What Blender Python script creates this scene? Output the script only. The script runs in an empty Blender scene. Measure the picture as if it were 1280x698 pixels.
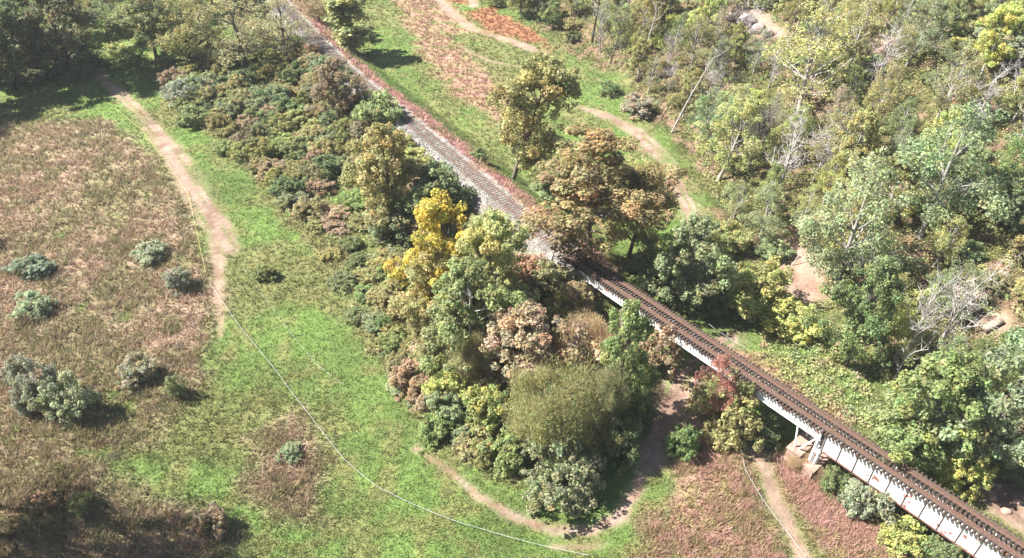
import bpy, math, random
import numpy as np
from mathutils import Vector, Matrix, Euler

R = math.radians
S = bpy.context.scene
COL = S.collection
rng = np.random.default_rng(7)
random.seed(7)

# ------------------------------------------------------------------ camera, sky, sun, exposure
CAM_H, PITCH, HFOV = 60.0, R(38), R(70)
cam_d = bpy.data.cameras.new('camera'); cam = bpy.data.objects.new('camera', cam_d); COL.objects.link(cam)
cam.location = (0, 0, CAM_H); cam.rotation_euler = (math.pi/2 - PITCH, 0, 0)
cam_d.sensor_fit = 'HORIZONTAL'; cam_d.sensor_width = 36; cam_d.lens = 18/math.tan(HFOV/2)
cam_d.clip_start = 0.5; cam_d.clip_end = 9000
S.camera = cam
SUN_EL = R(49); SUN_AZ = math.atan2(-0.995, 0.10)          # azimuth from +Y, towards the sun
sun_dir = Vector((math.sin(SUN_AZ)*math.cos(SUN_EL), math.cos(SUN_AZ)*math.cos(SUN_EL), math.sin(SUN_EL)))
W = bpy.data.worlds.new('World'); S.world = W; W.use_nodes = True
wn = W.node_tree; bg = wn.nodes['Background']
sky = wn.nodes.new('ShaderNodeTexSky'); sky.sky_type = 'NISHITA'; sky.sun_disc = False
sky.sun_elevation = SUN_EL; sky.sun_rotation = SUN_AZ
wn.links.new(sky.outputs[0], bg.inputs[0]); bg.inputs[1].default_value = 0.05
sd = bpy.data.lights.new('sun', 'SUN'); sd.energy = 5.0; sd.angle = R(0.5); sd.color = (1, .965, .915)
so = bpy.data.objects.new('sun', sd); COL.objects.link(so); so.rotation_euler = sun_dir.to_track_quat('Z', 'Y').to_euler()
S.view_settings.view_transform = 'Standard'; S.view_settings.look = 'None'
S.view_settings.gamma = 1; S.view_settings.use_curve_mapping = False
S.view_settings.exposure = 1.9
S.render.engine = 'CYCLES'; HAZE = .00013
S.cycles.max_bounces = 8; S.cycles.diffuse_bounces = 4; S.cycles.transmission_bounces = 5

# ------------------------------------------------------------------ small maths
FPX = 640/math.tan(HFOV/2); SN, CS = math.sin(PITCH), math.cos(PITCH)
def lin(c):
    c = np.asarray(c, float)/255.0
    return np.where(c <= .04045, c/12.92, ((c+.055)/1.055)**2.4)
def A(r, g, b, k=.5): return lin((r, g, b))*k          # albedo from a colour as seen in full sun
def proj(x, y, z):
    dz = z-CAM_H; d = y*CS-dz*SN; r = -y*SN-dz*CS
    return 640+FPX*x/d, 349+FPX*r/d, FPX/d
def plan(px, py, z=0.0):
    u, v = px-640, py-349; k = (CAM_H-z)/(FPX*SN+v*CS)
    return np.array([u*k, (FPX*CS-v*SN)*k])
def hash2(ix, iy, s):
    h = (ix.astype(np.int64)*374761393 + iy.astype(np.int64)*668265263 + s*1274126177) & 0xffffffff
    h = ((h ^ (h >> 13))*1103515245) & 0xffffffff
    return ((h ^ (h >> 16)) & 0xffff)/65535.0
def vnoise(x, y, s=0):
    x = np.asarray(x, float); y = np.asarray(y, float)
    ix, iy = np.floor(x), np.floor(y); fx, fy = x-ix, y-iy
    fx = fx*fx*(3-2*fx); fy = fy*fy*(3-2*fy)
    a, b, c, d = hash2(ix, iy, s), hash2(ix+1, iy, s), hash2(ix, iy+1, s), hash2(ix+1, iy+1, s)
    return (a*(1-fx)+b*fx)*(1-fy)+(c*(1-fx)+d*fx)*fy
def fbm(x, y, s=0, o=4):
    t = 0; a = .5; n = 0
    for i in range(o):
        t = t+a*vnoise(x, y, s+i*17); n += a; x = x*2.03+5.3; y = y*2.03+1.7; a *= .5
    return t/n
def sstep(a, b, x):
    t = np.clip((x-a)/(b-a), 0, 1); return t*t*(3-2*t)
def seg_dist(x, y, P):
    """distance to polyline P, signed side (+ = right of travel) and arc length"""
    x = np.asarray(x, float); y = np.asarray(y, float)
    best = np.full(x.shape, 1e9); side = np.zeros(x.shape); arc = np.zeros(x.shape); s0 = 0
    for i in range(len(P)-1):
        a, b = np.asarray(P[i]), np.asarray(P[i+1]); d = b-a; L = math.hypot(*d); e = d/L
        t = np.clip((x-a[0])*e[0]+(y-a[1])*e[1], 0, L)
        dx, dy = x-a[0]-e[0]*t, y-a[1]-e[1]*t; q = np.hypot(dx, dy)
        m = q < best-1e-9
        best = np.where(m, q, best); side = np.where(m, np.sign(e[1]*dx-e[0]*dy), side); arc = np.where(m, s0+t, arc); s0 += L
    return best, side, arc
def in_poly(x, y, P):
    c = np.zeros(np.shape(x), bool); n = len(P)
    for i in range(n):
        x1, y1 = P[i]; x2, y2 = P[(i+1) % n]
        if y1 == y2: continue
        c ^= ((y1 > y) != (y2 > y)) & (x < (x2-x1)*(y-y1)/(y2-y1)+x1)
    return c
def poly_mask(x, y, P, soft):
    d, _, _ = seg_dist(x, y, list(P)+[P[0]]); s = np.where(in_poly(x, y, P), d, -d)
    return sstep(-soft, soft, s)

# ------------------------------------------------------------------ track line and terrain
TRK_PX = [(330,-25),(365,15),(400,52),(440,92),(500,140),(560,190),(610,232),(655,270),(695,304)]
trk = [plan(*p) for p in TRK_PX]
BR0 = plan(712, 316); BDIR = plan(1280, 690)-plan(800, 373.5); BDIR /= np.linalg.norm(BDIR)
BR_LEN = 84.0
BNRM = np.array([BDIR[1], -BDIR[0]])*-1              # towards the camera side (left-lower)
if BNRM[1] > 0: BNRM = -BNRM
trk.append(BR0)
def smooth(P, n=3):
    P = [np.asarray(p) for p in P]
    for _ in range(n):
        Q = [P[0]]
        for a, b in zip(P[:-1], P[1:]): Q += [a*.75+b*.25, a*.25+b*.75]
        P = Q+[P[-1]]
    return P
e0 = trk[0]+(trk[0]-trk[1])*6
trk = smooth([e0]+trk, 2)
BEND = BR0+BDIR*BR_LEN
trk2 = [BEND, BEND+BDIR*120]
FLOOR = -6.6
HILL = [plan(x, y, FLOOR) for x, y in [(560,-40),(640,15),(700,62),(775,112),(845,175),(885,240),(925,300),(985,335),(1040,395),(1110,455),(1190,540),(1270,620),(1400,720)]]
HILL = [HILL[0]+np.array([-120, 260.])] + HILL + [HILL[-1]+np.array([60, -70.])]
def height(x, y):
    x = np.asarray(x, float); y = np.asarray(y, float)
    z = FLOOR + (fbm(x/26, y/26, 3, 3)-.5)*1.6 + (fbm(x/5, y/5, 9, 3)-.5)*.35
    z = z + 3.0*sstep(110, 230, y) + 1.2*sstep(-20, -75, x)
    d, sd_, _ = seg_dist(x, y, HILL); d = np.where(sd_ < 0, d, -d) * 1.0
    dd = np.maximum(d+1.5*(fbm(x/12, y/12, 21, 2)-.5)*4, 0)
    rise = np.sqrt((.52*dd)**2+4)-2
    rise = 62*(1-np.exp(-rise/62))
    z = z + rise*(.86+.28*fbm(x/30, y/30, 31, 3))
    for T in (trk, trk2):                                  # embankments on both sides of the bridge
        q, _, _ = seg_dist(x, y, T)
        top = -0.27 - np.maximum(q-2.3, 0)*.62 + (fbm(x/2, y/2, 5, 2)-.5)*.25*sstep(1.9, 3.5, q)
        z = np.maximum(z, np.where(top > -12, top, -99))
        near = sstep(2.4, 1.9, q); z = z*(1-near) + (-0.27)*near   # the track bed itself
    return z
def ground_px(px, py):
    u, v = px-640, py-349
    dx, dy, dz = u, FPX*CS-v*SN, -(FPX*SN+v*CS); n = math.sqrt(dx*dx+dy*dy+dz*dz)
    t = np.linspace(30, 420, 1600); X, Y, Z = dx/n*t, dy/n*t, CAM_H+dz/n*t
    h = height(X, Y)-Z; i = int(np.argmax(h > 0)) if (h > 0).any() else len(t)-1
    i = max(i, 1); w = h[i-1]/(h[i-1]-h[i]) if h[i] != h[i-1] else 0
    tt = t[i-1]+(t[i]-t[i-1])*w
    return np.array([dx/n*tt, dy/n*tt])
def gp(pts): return [ground_px(*p) for p in pts]

# ------------------------------------------------------------------ materials
def mat(name):
    m = bpy.data.materials.new(name); m.use_nodes = True; nt = m.node_tree
    return m, nt, nt.nodes['Principled BSDF']
def noise(nt, scale, detail=4, rough=.6, coord='Object'):
    tc = nt.nodes.new('ShaderNodeTexCoord'); n = nt.nodes.new('ShaderNodeTexNoise')
    n.inputs['Scale'].default_value = scale; n.inputs['Detail'].default_value = detail; n.inputs['Roughness'].default_value = rough
    nt.links.new(tc.outputs[coord], n.inputs['Vector']); return n
def mixc(nt, a, b, fac, mode='MIX'):
    m = nt.nodes.new('ShaderNodeMix'); m.data_type = 'RGBA'; m.blend_type = mode
    for s, v in ((m.inputs['Factor'], fac), (m.inputs['A'], a), (m.inputs['B'], b)):
        if hasattr(v, 'is_linked') or hasattr(v, 'links'): nt.links.new(v, s)
        elif isinstance(v, (int, float)): s.default_value = v
        else: s.default_value = (*v, 1)
    return m.outputs['Result']
def ramp(nt, src, stops):
    r = nt.nodes.new('ShaderNodeValToRGB'); el = r.color_ramp.elements
    while len(el) < len(stops): el.new(.5)
    for e, (p, c) in zip(el, stops): e.position = p; e.color = (c, c, c, 1) if isinstance(c, (int, float)) else (*c, 1)
    nt.links.new(src, r.inputs[0]); return r.outputs[0]
def bump(nt, bsdf, src, strength, dist):
    b = nt.nodes.new('ShaderNodeBump'); b.inputs['Strength'].default_value = strength; b.inputs['Distance'].default_value = dist
    nt.links.new(src, b.inputs['Height']); nt.links.new(b.outputs[0], bsdf.inputs['Normal'])
def simple(name, c1, c2, scale, rough=.85, b=.3, bd=.02, stops=(.35, .65)):
    m, nt, p = mat(name); n = noise(nt, scale, 6, .65)
    f = ramp(nt, n.outputs[0], [(stops[0], 0.), (stops[1], 1.)])
    nt.links.new(mixc(nt, tuple(c1), tuple(c2), f), p.inputs['Base Color']); p.inputs['Roughness'].default_value = rough
    p.inputs['Specular IOR Level'].default_value = .2
    if b: bump(nt, p, n.outputs[0], b, bd)
    return m
def leaf_mat(name, trans=.52):
    m, nt, p = mat(name)
    at = nt.nodes.new('ShaderNodeAttribute'); at.attribute_name = 'tint'
    oi = nt.nodes.new('ShaderNodeObjectInfo')
    c = mixc(nt, oi.outputs['Color'], at.outputs['Color'], 1.0, 'MULTIPLY')
    c2 = nt.nodes.new('ShaderNodeVectorMath'); c2.operation = 'SCALE'; c2.inputs['Scale'].default_value = 2.0
    nt.links.new(c, c2.inputs[0]); c = c2.outputs[0]
    nt.links.new(c, p.inputs['Base Color']); p.inputs['Roughness'].default_value = .55; p.inputs['Specular IOR Level'].default_value = .25
    tr = nt.nodes.new('ShaderNodeBsdfTranslucent'); nt.links.new(c, tr.inputs[0])
    mx = nt.nodes.new('ShaderNodeMixShader'); mx.inputs[0].default_value = trans
    nt.links.new(p.outputs[0], mx.inputs[1]); nt.links.new(tr.outputs[0], mx.inputs[2])
    nt.links.new(mx.outputs[0], nt.nodes['Material Output'].inputs[0]); return m
def bark_mat(name):
    m, nt, p = mat(name); n = noise(nt, 14, 5, .7); oi = nt.nodes.new('ShaderNodeObjectInfo')
    f = ramp(nt, n.outputs[0], [(.3, .55), (.7, 1.)])
    nt.links.new(mixc(nt, oi.outputs['Color'], f, 1.0, 'MULTIPLY'), p.inputs['Base Color'])
    p.inputs['Roughness'].default_value = .9; p.inputs['Specular IOR Level'].default_value = .1; return m
M_LEAF = leaf_mat('leaf'); M_BARK = bark_mat('bark')
def ground_mat():
    m, nt, p = mat('ground')
    at = nt.nodes.new('ShaderNodeAttribute'); at.attribute_name = 'tint'
    n1 = noise(nt, 2.2, 8, .75); n2 = noise(nt, .35, 4, .6)
    f1 = ramp(nt, n1.outputs[0], [(.25, .62), (.75, 1.32)]); f2 = ramp(nt, n2.outputs[0], [(.3, .85), (.7, 1.15)])
    c = mixc(nt, at.outputs['Color'], f1, 1.0, 'MULTIPLY'); c = mixc(nt, c, f2, 1.0, 'MULTIPLY')
    nt.links.new(c, p.inputs['Base Color']); p.inputs['Roughness'].default_value = .95; p.inputs['Specular IOR Level'].default_value = .05
    bump(nt, p, n1.outputs[0], .9, .25); return m
def grass_mat():
    m, nt, p = mat('grass_blades')
    at = nt.nodes.new('ShaderNodeAttribute'); at.attribute_name = 'tint'
    nt.links.new(at.outputs['Color'], p.inputs['Base Color']); p.inputs['Roughness'].default_value = .7; p.inputs['Specular IOR Level'].default_value = .15
    tr = nt.nodes.new('ShaderNodeBsdfTranslucent'); nt.links.new(at.outputs['Color'], tr.inputs[0])
    mx = nt.nodes.new('ShaderNodeMixShader'); mx.inputs[0].default_value = .35
    nt.links.new(p.outputs[0], mx.inputs[1]); nt.links.new(tr.outputs[0], mx.inputs[2])
    nt.links.new(mx.outputs[0], nt.nodes['Material Output'].inputs[0]); return m
M_GROUND = ground_mat(); M_GRASS = grass_mat()
M_GRAVEL, nt_, p_ = mat('gravel'); a_ = nt_.nodes.new('ShaderNodeAttribute'); a_.attribute_name = 'tint'; nt_.links.new(a_.outputs['Color'], p_.inputs['Base Color']); p_.inputs['Roughness'].default_value = .9
M_TIE = simple('tie_wood', A(132,112,98), A(92,76,66), 5, .9, .5)
M_TIEB = simple('bridge_tie_wood', A(110,92,82), A(74,60,52), 5, .9, .5)
M_RAIL = simple('rusty_rail', A(150,120,104), A(114,86,74), 6, .7, .2)
M_STONE = simple('pier_stone', A(186,170,160), A(120,104,96), 1.6, .95, .6, .08)
M_CONC = simple('stained_concrete', A(208,174,156,.6), A(160,132,118,.6), 1.3, .95, .5, .06)
def girder_mat():
    m, nt, p = mat('white_girder_paint')
    n = noise(nt, .55, 7, .72); n2 = noise(nt, 3.0, 5, .6); n3 = noise(nt, 1.0, 6, .7)
    mp = nt.nodes.new('ShaderNodeMapping'); mp.inputs['Scale'].default_value = (4, 4, .35); nt.links.new(n3.inputs['Vector'].links[0].from_socket, mp.inputs[0]); nt.links.new(mp.outputs[0], n3.inputs['Vector'])
    f = ramp(nt, n.outputs[0], [(.56, 0.), (.62, 1.)]); g = ramp(nt, n3.outputs[0], [(.30, (.66,.60,.54)), (.52, (1.,1.,1.))])
    c = mixc(nt, (.66, .66, .64), tuple(A(178,110,92)), f); c = mixc(nt, c, g, 1.0, 'MULTIPLY')
    nt.links.new(c, p.inputs['Base Color']); p.inputs['Roughness'].default_value = .6; bump(nt, p, n2.outputs[0], .15, .01); return m
M_GIRDER = girder_mat()
M_RUST = simple('rusted_steel', A(150,104,90), A(96,66,60), 2.5, .8, .2)
M_TAPE = simple('white_tape', (.46,.47,.45), (.32,.32,.3), 2, .6, 0)
M_TAPEY = simple('yellow_tape', (.62,.56,.2), (.5,.46,.16), 2, .6, 0)
M_WIRE = simple('wire', (.35,.35,.34), (.25,.25,.25), 2, .5, 0)
M_POLE = simple('pole_wood', A(200,188,170), A(140,125,110), 3, .9, .3)
M_ROCK = simple('pale_rock', A(225,212,205), A(170,150,140), .8, .95, .8, .2)

# ------------------------------------------------------------------ object helpers
def mesh_np(name, V, F, mat_, tint=None, smooth_=False):
    """V (n,3); F (m,k) with one k, or a list of arrays"""
    Fs = F if isinstance(F, list) else [F]
    me = bpy.data.meshes.new(name); V = np.asarray(V, np.float32)
    me.vertices.add(len(V)); me.vertices.foreach_set('co', V.ravel())
    loops = np.concatenate([np.asarray(f, np.int32).ravel() for f in Fs])
    tot = np.concatenate([np.full(len(f), np.shape(f)[1], np.int32) for f in Fs])
    me.loops.add(len(loops)); me.loops.foreach_set('vertex_index', loops)
    me.polygons.add(len(tot)); me.polygons.foreach_set('loop_start', np.concatenate([[0], np.cumsum(tot)[:-1]]).astype(np.int32))
    me.polygons.foreach_set('loop_total', tot)
    me.polygons.foreach_set('use_smooth', np.full(len(tot), smooth_, bool))
    if tint is not None:
        a = me.color_attributes.new('tint', 'FLOAT_COLOR', 'POINT')
        a.data.foreach_set('color', np.concatenate([tint, np.ones((len(tint), 1))], 1).astype(np.float32).ravel())
    me.update(calc_edges=True); me.materials.append(mat_); return me
def ob(name, me, parent=None, loc=(0,0,0), rot=(0,0,0), scale=(1,1,1)):
    o = bpy.data.objects.new(name, me); COL.objects.link(o); o.parent = parent
    o.location = loc; o.rotation_euler = rot; o.scale = scale; return o
def tag(o, label=None, cat=None, group=None, kind=None):
    if label: o['label'] = label
    if cat: o['category'] = cat
    if group: o['group'] = group
    if kind: o['kind'] = kind
    return o
class MB:
    def __init__(s): s.v = []; s.f = []
    def box(s, c, h, ax=None):
        ax = ax or (Vector((1,0,0)), Vector((0,1,0)), Vector((0,0,1))); b = len(s.v); c = Vector(c)
        for i in (-1,1):
            for j in (-1,1):
                for k in (-1,1): s.v.append(tuple(c+ax[0]*h[0]*i+ax[1]*h[1]*j+ax[2]*h[2]*k))
        for q in ((0,1,3,2),(4,6,7,5),(0,4,5,1),(2,3,7,6),(0,2,6,4),(1,5,7,3)): s.f.append(tuple(b+i for i in q))
    def bar(s, a, b, w, h, up=(0,0,1)):
        a, b = Vector(a), Vector(b); x = (b-a); L = x.length; x.normalize()
        y = Vector(up).cross(x); y.normalize(); z = x.cross(y); s.box((a+b)/2, (L/2, w/2, h/2), (x, y, z))
    def tube(s, pts, rad, n=5, cap=True):
        pts = [Vector(p) for p in pts]; b0 = len(s.v); u = None
        for i, p in enumerate(pts):
            t = (pts[min(i+1, len(pts)-1)]-pts[max(i-1, 0)]).normalized()
            if u is None: u = t.orthogonal().normalized()
            u = (u-t*u.dot(t)).normalized(); w = t.cross(u); r = rad[i] if hasattr(rad, '__len__') else rad
            for k in range(n):
                a = 2*math.pi*k/n; s.v.append(tuple(p+(u*math.cos(a)+w*math.sin(a))*r))
        for i in range(len(pts)-1):
            for k in range(n):
                k2 = (k+1) % n; s.f.append((b0+i*n+k, b0+i*n+k2, b0+(i+1)*n+k2, b0+(i+1)*n+k))
        if cap:
            s.f.append(tuple(b0+k for k in reversed(range(n)))); s.f.append(tuple(b0+(len(pts)-1)*n+k for k in range(n)))
    def mesh(s, name, m, smooth_=False):
        me = bpy.data.meshes.new(name); me.from_pydata(s.v, [], s.f); me.update(); me.materials.append(m)
        if smooth_: me.polygons.foreach_set('use_smooth', [True]*len(me.polygons))
        return me

# ------------------------------------------------------------------ ground cover map (what grows where)
PATHS = [  # pixel polyline, half widths (m), strength
    ([(118,88),(150,118),(185,152),(215,192),(243,232),(268,275),(288,312)], [1.3,1.6,2.0,2.4,2.7,2.7,1.6], 1.0),
    ([(272,290),(272,330),(272,365),(276,420)], [1.3,1.1,.7,.3], .8),
    ([(520,560),(560,588),(600,622),(640,645),(690,664),(740,664),(775,645),(795,615),(806,585),(815,550)], [.25,.4,.55,.6,.7,.75,.8,.8,.9,1.0], 1.0),
    ([(812,585),(818,550),(830,515),(848,487),(880,450),(915,425)], [1.6,2.0,2.6,3.2,2.8,2.2], 1.0),
    ([(690,684),(730,684),(760,680)], [.25,.3,.2], .8),
    ([(835,500),(870,530),(915,548),(950,570),(962,605),(985,650),(1005,700)], [1.6,1.4,1.0,1.0,.8,.7,.7], .95),
    ([(880,330),(872,290),(862,258),(845,228),(822,195),(795,165),(765,148),(725,134)], [2.2,2.0,1.8,1.9,2.0,1.9,1.2,.6], .95),
    ([(805,190),(785,180),(750,178),(715,180)], [.8,.6,.4,.3], .7),
    ([(830,210),(800,212)], [.6,.2], .7),
    ([(545,-5),(565,18),(590,36),(620,46),(655,58),(680,66)], [1.6,1.5,1.4,1.5,1.7,1.2], 1.0),
    ([(580,62),(615,78),(655,84)], [.5,.6,.3], .7),
    ([(590,-5),(592,8)], [1.2,1.0], .9),
]
PATHS = [(gp(p), w, k) for p, w, k in PATHS]
DRYPOLY = [gp(p) for p in (
    [(-160,150),(60,150),(135,150),(200,200),(245,270),(262,340),(275,400),(265,450),(215,500),(180,560),(120,610),(60,640),(-160,690)],
    [(330,540),(385,520),(420,570),(405,640),(340,650),(300,600)],
    [(-60,640),(120,600),(250,640),(300,690),(200,740),(-60,740)],
)]
PINKPOLY = [gp(p) for p in (
    [(838,545),(870,520),(930,545),(945,600),(960,660),(990,720),(800,720),(815,640),(850,600)],
    [(965,560),(1010,560),(1040,600),(1080,640),(1130,660),(1180,720),(1050,720),(1000,640)],
    [(925,430),(1000,470),(1060,520),(1050,540),(960,470),(910,440)],
    [(480,-5),(560,0),(600,40),(570,42),(520,25)], [(500,20),(540,30),(620,100),(600,130),(560,100),(520,60)],
    [(540,90),(600,105),(640,135),(640,165),(590,130)],
)]
ORANGEPOLY = [gp([(580,18),(610,10),(660,35),(690,62),(660,52),(610,38)]), gp([(545,-6),(585,-10),(580,6)])]
SCRUB = gp([(225,140),(300,200),(335,250),(372,300),(420,350),(450,425),(500,485),(525,545),(600,600),(650,612),(600,540),(520,440),(470,330),(400,230),(330,170),(250,120)])
EARTH = [gp(p) for p in ([(955,292),(1000,300),(1034,330),(1030,372),(992,392),(975,350)], [(1225,395),(1262,392),(1270,430),(1235,425)], [(1205,590),(1290,600),(1300,680),(1235,640)],
    [(905,5),(955,12),(985,45),(960,52),(915,30)], [(1075,40),(1110,50),(1112,80),(1085,78)], [(860,140),(900,150),(895,175),(865,165)])]
def cover(x, y):
    """ground colour (albedo) and blade height at plan points"""
    n1, n2, n3 = fbm(x/9, y/9, 51, 4), fbm(x/2.3, y/2.3, 61, 4), fbm(x/.8, y/.8, 71, 3)
    jx, jy = x+(fbm(x/4, y/4, 81, 3)-.5)*5, y+(fbm(x/4, y/4, 91, 3)-.5)*5
    mix = lambda a, b, t: a*(1-t[..., None])+np.asarray(b)*t[..., None]
    g = mix(np.broadcast_to(A(122,142,80,.6), x.shape+(3,)), A(134,160,88,.6), sstep(.35, .65, n1))
    g = mix(g, A(158,156,102,.6), sstep(.5, .72, n2)*.75)
    h = .10+.16*n2
    # scruffy weeds towards the trees, mown strip left alone
    q, sd_, arc = seg_dist(x, y, trk)
    scr = sstep(.48, .62, fbm(x/14, y/14, 101, 4))*.55
    g = mix(g, A(150,144,98,.65), scr); h = h+.25*scr
    for P in DRYPOLY:
        m = poly_mask(jx, jy, P, 2.2)*sstep(.22, .42, n2*.6+n1*.4)
        c = mix(np.broadcast_to(A(158,142,110,.82), x.shape+(3,)), A(178,150,130,.84), sstep(.35, .65, n1*.5+n2*.5))
        c = mix(c, A(138,134,94,.78), sstep(.5, .64, n2)*.8); c = mix(c, A(192,166,150,.84), sstep(.55, .75, n3)*.5)
        g = mix(g, c, m*.92); h = h*(1-m)+(.4+.6*n2)*m
    for P in PINKPOLY:
        m = poly_mask(jx, jy, P, 1.6)*sstep(.18, .42, n2)
        g = mix(g, mix(np.broadcast_to(A(186,146,130,.75), x.shape+(3,)), A(174,156,114,.75), sstep(.4, .7, n3)), m*.9); h = h*(1-m)+(.3+.4*n2)*m
    m = poly_mask(jx, jy, SCRUB, 1.5)*sstep(.25, .5, n2); g = mix(g, mix(np.broadcast_to(A(142,138,92,.68), x.shape+(3,)), A(164,146,112,.7), sstep(.5, .65, n1)), m*.9); h = h*(1-m)+(.3+.35*n2)*m
    for P in ORANGEPOLY:
        m = poly_mask(jx, jy, P, 1.4); g = mix(g, A(206,152,116), m); h = h*(1-m)+.5*m
    # wooded slope: leaf litter and low weeds
    d, s2, _ = seg_dist(x, y, HILL); d = np.where(s2 < 0, d, -d)
    m = sstep(-3, 3, d+(n1-.5)*10)
    c = mix(np.broadcast_to(A(152,134,100), x.shape+(3,)), A(128,128,80), sstep(.35, .6, n1)); c = mix(c, A(182,150,128), sstep(.5, .68, n2)*.8)
    g = mix(g, c, m); h = h*(1-m)+.3*m
    # red grass on the far bank of the railway, scrub on the near bank
    far = (sd_ < 0)
    m = sstep(7.5, 4.5, q+(n2-.5)*5)*far; g = mix(g, mix(np.broadcast_to(A(200,156,144,.75), x.shape+(3,)), A(176,150,122,.75), sstep(.45, .65, n2)), m); h = h*(1-m)+.5*m
    m = sstep(15, 9, q+(n1-.5)*8)*(~far); g = mix(g, A(140,134,94,.65), m*.8); h = h*(1-m*.8)+.4*m
    # ballast
    bl = sstep(np.where(far, 2.3, 3.6), np.where(far, 1.5, 2.7), q+(n2-.5)*1.6); bl = np.maximum(bl, sstep(5.2, 3.8, q+(n1-.5)*4+(n2-.5)*2)*(~far)*sstep(60, 70, arc)*(.35+.65*sstep(.3,.6,n2)))
    bal = mix(np.broadcast_to(A(178,172,162), x.shape+(3,)), A(208,202,194), sstep(.3, .7, n3)); bal = mix(bal, A(178,144,132), sstep(.55, .7, n2)*.6)
    g = mix(g, bal, bl); h = h*(1-bl)
    dirt = np.zeros(x.shape)
    for P in EARTH: dirt = np.maximum(dirt, poly_mask(jx*.5+x*.5, jy*.5+y*.5, P, 1.0)*.95)
    for P, w, k in PATHS:
        qd, _sd, ar = seg_dist(x, y, P); L = np.cumsum([0]+[math.dist(a, b) for a, b in zip(P[:-1], P[1:])])
        ww = np.interp(ar, L, w)*(.82 if k == 1.0 else 1); ed = .25+.4*ww
        lat = qd*_sd; rut = 1-.75*sstep(.50, .64, vnoise(lat*1.7+31, ar*.10, 7)*.75+n3*.25)*sstep(.7, 1.6, ww)
        dirt = np.maximum(dirt, sstep(ed, -ed, qd-ww+(n2-.5)*1.4*np.minimum(ww, 1.2)+(n3-.5)*.7)*k*rut)
    dc = mix(np.broadcast_to(A(194,164,144,.58), x.shape+(3,)), A(170,138,120,.58), sstep(.4, .65, n2)); dc = mix(dc, A(208,184,166,.6), sstep(.5, .7, n3)*.7)
    g = mix(g, dc, dirt); h = h*(1-dirt)**2
    return g*.84, h, dirt, m
def axis(lo, hi, step, far, grow=1.16):
    a = list(np.arange(lo, hi+step/2, step)); s = step; up = [a[-1]]
    while up[-1] < far: s *= grow; up.append(up[-1]+s)
    s = step; dn = [a[0]]
    while dn[-1] > -far: s *= grow; dn.append(dn[-1]-s)
    return np.array(dn[1:][::-1]+a+up[1:])
ax, ay = axis(-95, 100, .5, 4000), axis(28, 215, .5, 4000)
GX, GY = np.meshgrid(ax, ay); GZ = height(GX, GY)
gcol, ghgt, _, _ = cover(GX.ravel(), GY.ravel())
nx, ny = len(ax), len(ay); idx = np.arange(nx*ny).reshape(ny, nx)
GF = np.stack([idx[:-1,:-1].ravel(), idx[:-1,1:].ravel(), idx[1:,1:].ravel(), idx[1:,:-1].ravel()], 1)
tag(ob('ground', mesh_np('ground', np.stack([GX.ravel(), GY.ravel(), GZ.ravel()], 1), GF, M_GROUND, gcol, True)), kind='structure')

# grass and weeds: real blades, one object for each kind of cover
def blades(name, label, cat, pick, N, bw, per):
    u = rng.random(N*3); y = 30+190*u**1.7; x = (rng.random(N*3)-.5)*2*(28+y*.72)
    dens = 1.0; c, h, dirt, _ = cover(x, y); k = pick(h) & (h > .05) & (rng.random(len(x)) > dirt*1.3); x, y, c, h = x[k][:N], y[k][:N], c[k][:N], h[k][:N]
    n = len(x); z = height(x, y); dist = np.sqrt(x*x+y*y+(z-CAM_H)**2)
    x, y, z, h, dist = (np.repeat(a, per) for a in (x, y, z, h, dist)); c = np.repeat(c, per, 0); m = n*per
    x = x+rng.normal(0, .16, m); y = y+rng.normal(0, .16, m); z = height(x, y)
    hh = h*(.5+rng.random(m)); w = bw*(.6+.8*rng.random(m))*dist/75; a = rng.random(m)*6.283; lean = hh*(.3+1.0*rng.random(m)); b = rng.random(m)*6.283
    V = np.empty((m, 3, 3)); V[:,0] = np.stack([x-np.cos(a)*w, y-np.sin(a)*w, z-.03], 1); V[:,1] = np.stack([x+np.cos(a)*w, y+np.sin(a)*w, z-.03], 1)
    V[:,2] = np.stack([x+np.cos(b)*lean, y+np.sin(b)*lean, z+hh], 1)
    cc = c*(.95+.6*rng.random((m, 1)))*(1+.16*(rng.random((m, 3))-.5))
    o = ob(name, mesh_np(name, V.reshape(-1, 3), np.arange(m*3).reshape(-1, 3), M_GRASS, np.repeat(cc, 3, 0)))
    tag(o, label, cat, kind='stuff')
blades('meadow_grass', 'short green meadow grass beside the trails', 'grass', lambda h: h < .3, 100000, .045, 4)
blades('dry_weeds', 'knee-high tan and pinkish dry weeds in the rough field', 'weeds', lambda h: h >= .3, 105000, .05, 4)

# ------------------------------------------------------------------ bridge and track
def add(a, s): return (a[0]*s, a[1]*s)
def at_b(s, off, z):                     # along the bridge, off > 0 towards the far side
    p = BR0+BDIR*s-BNRM*off; return (float(p[0]), float(p[1]), z)
BX, BY, BZ = Vector((*BDIR, 0)), Vector((*(-BNRM), 0)), Vector((0,0,1))
bang = math.atan2(BDIR[1], BDIR[0])
bridge = ob('railway_bridge', None, loc=at_b(0, 0, float(FLOOR)))
tag(bridge, 'long white steel girder railway bridge carrying dark wooden ties and rusty rails', 'bridge')
def bchild(name, me, parent=None, **k):
    o = ob(name, me, parent or bridge, **k)
    if parent is None: o.location = Vector(o.location)-bridge.location
    return o
def local_mb(): return MB()
tm = MB(); tm.box((0,0,0), (.105, 1.55, .115)); tie_me = tm.mesh('bridge_tie', M_TIEB)
s = .2; k = 0
while s < BR_LEN-.2:
    p = at_b(s, random.uniform(-.05, .05), -.145+random.uniform(-.008, .008))
    bchild('tie', tie_me, loc=p, rot=(0, 0, bang+random.uniform(-.012, .012))); s += .445+random.uniform(-.02, .02)
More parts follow.
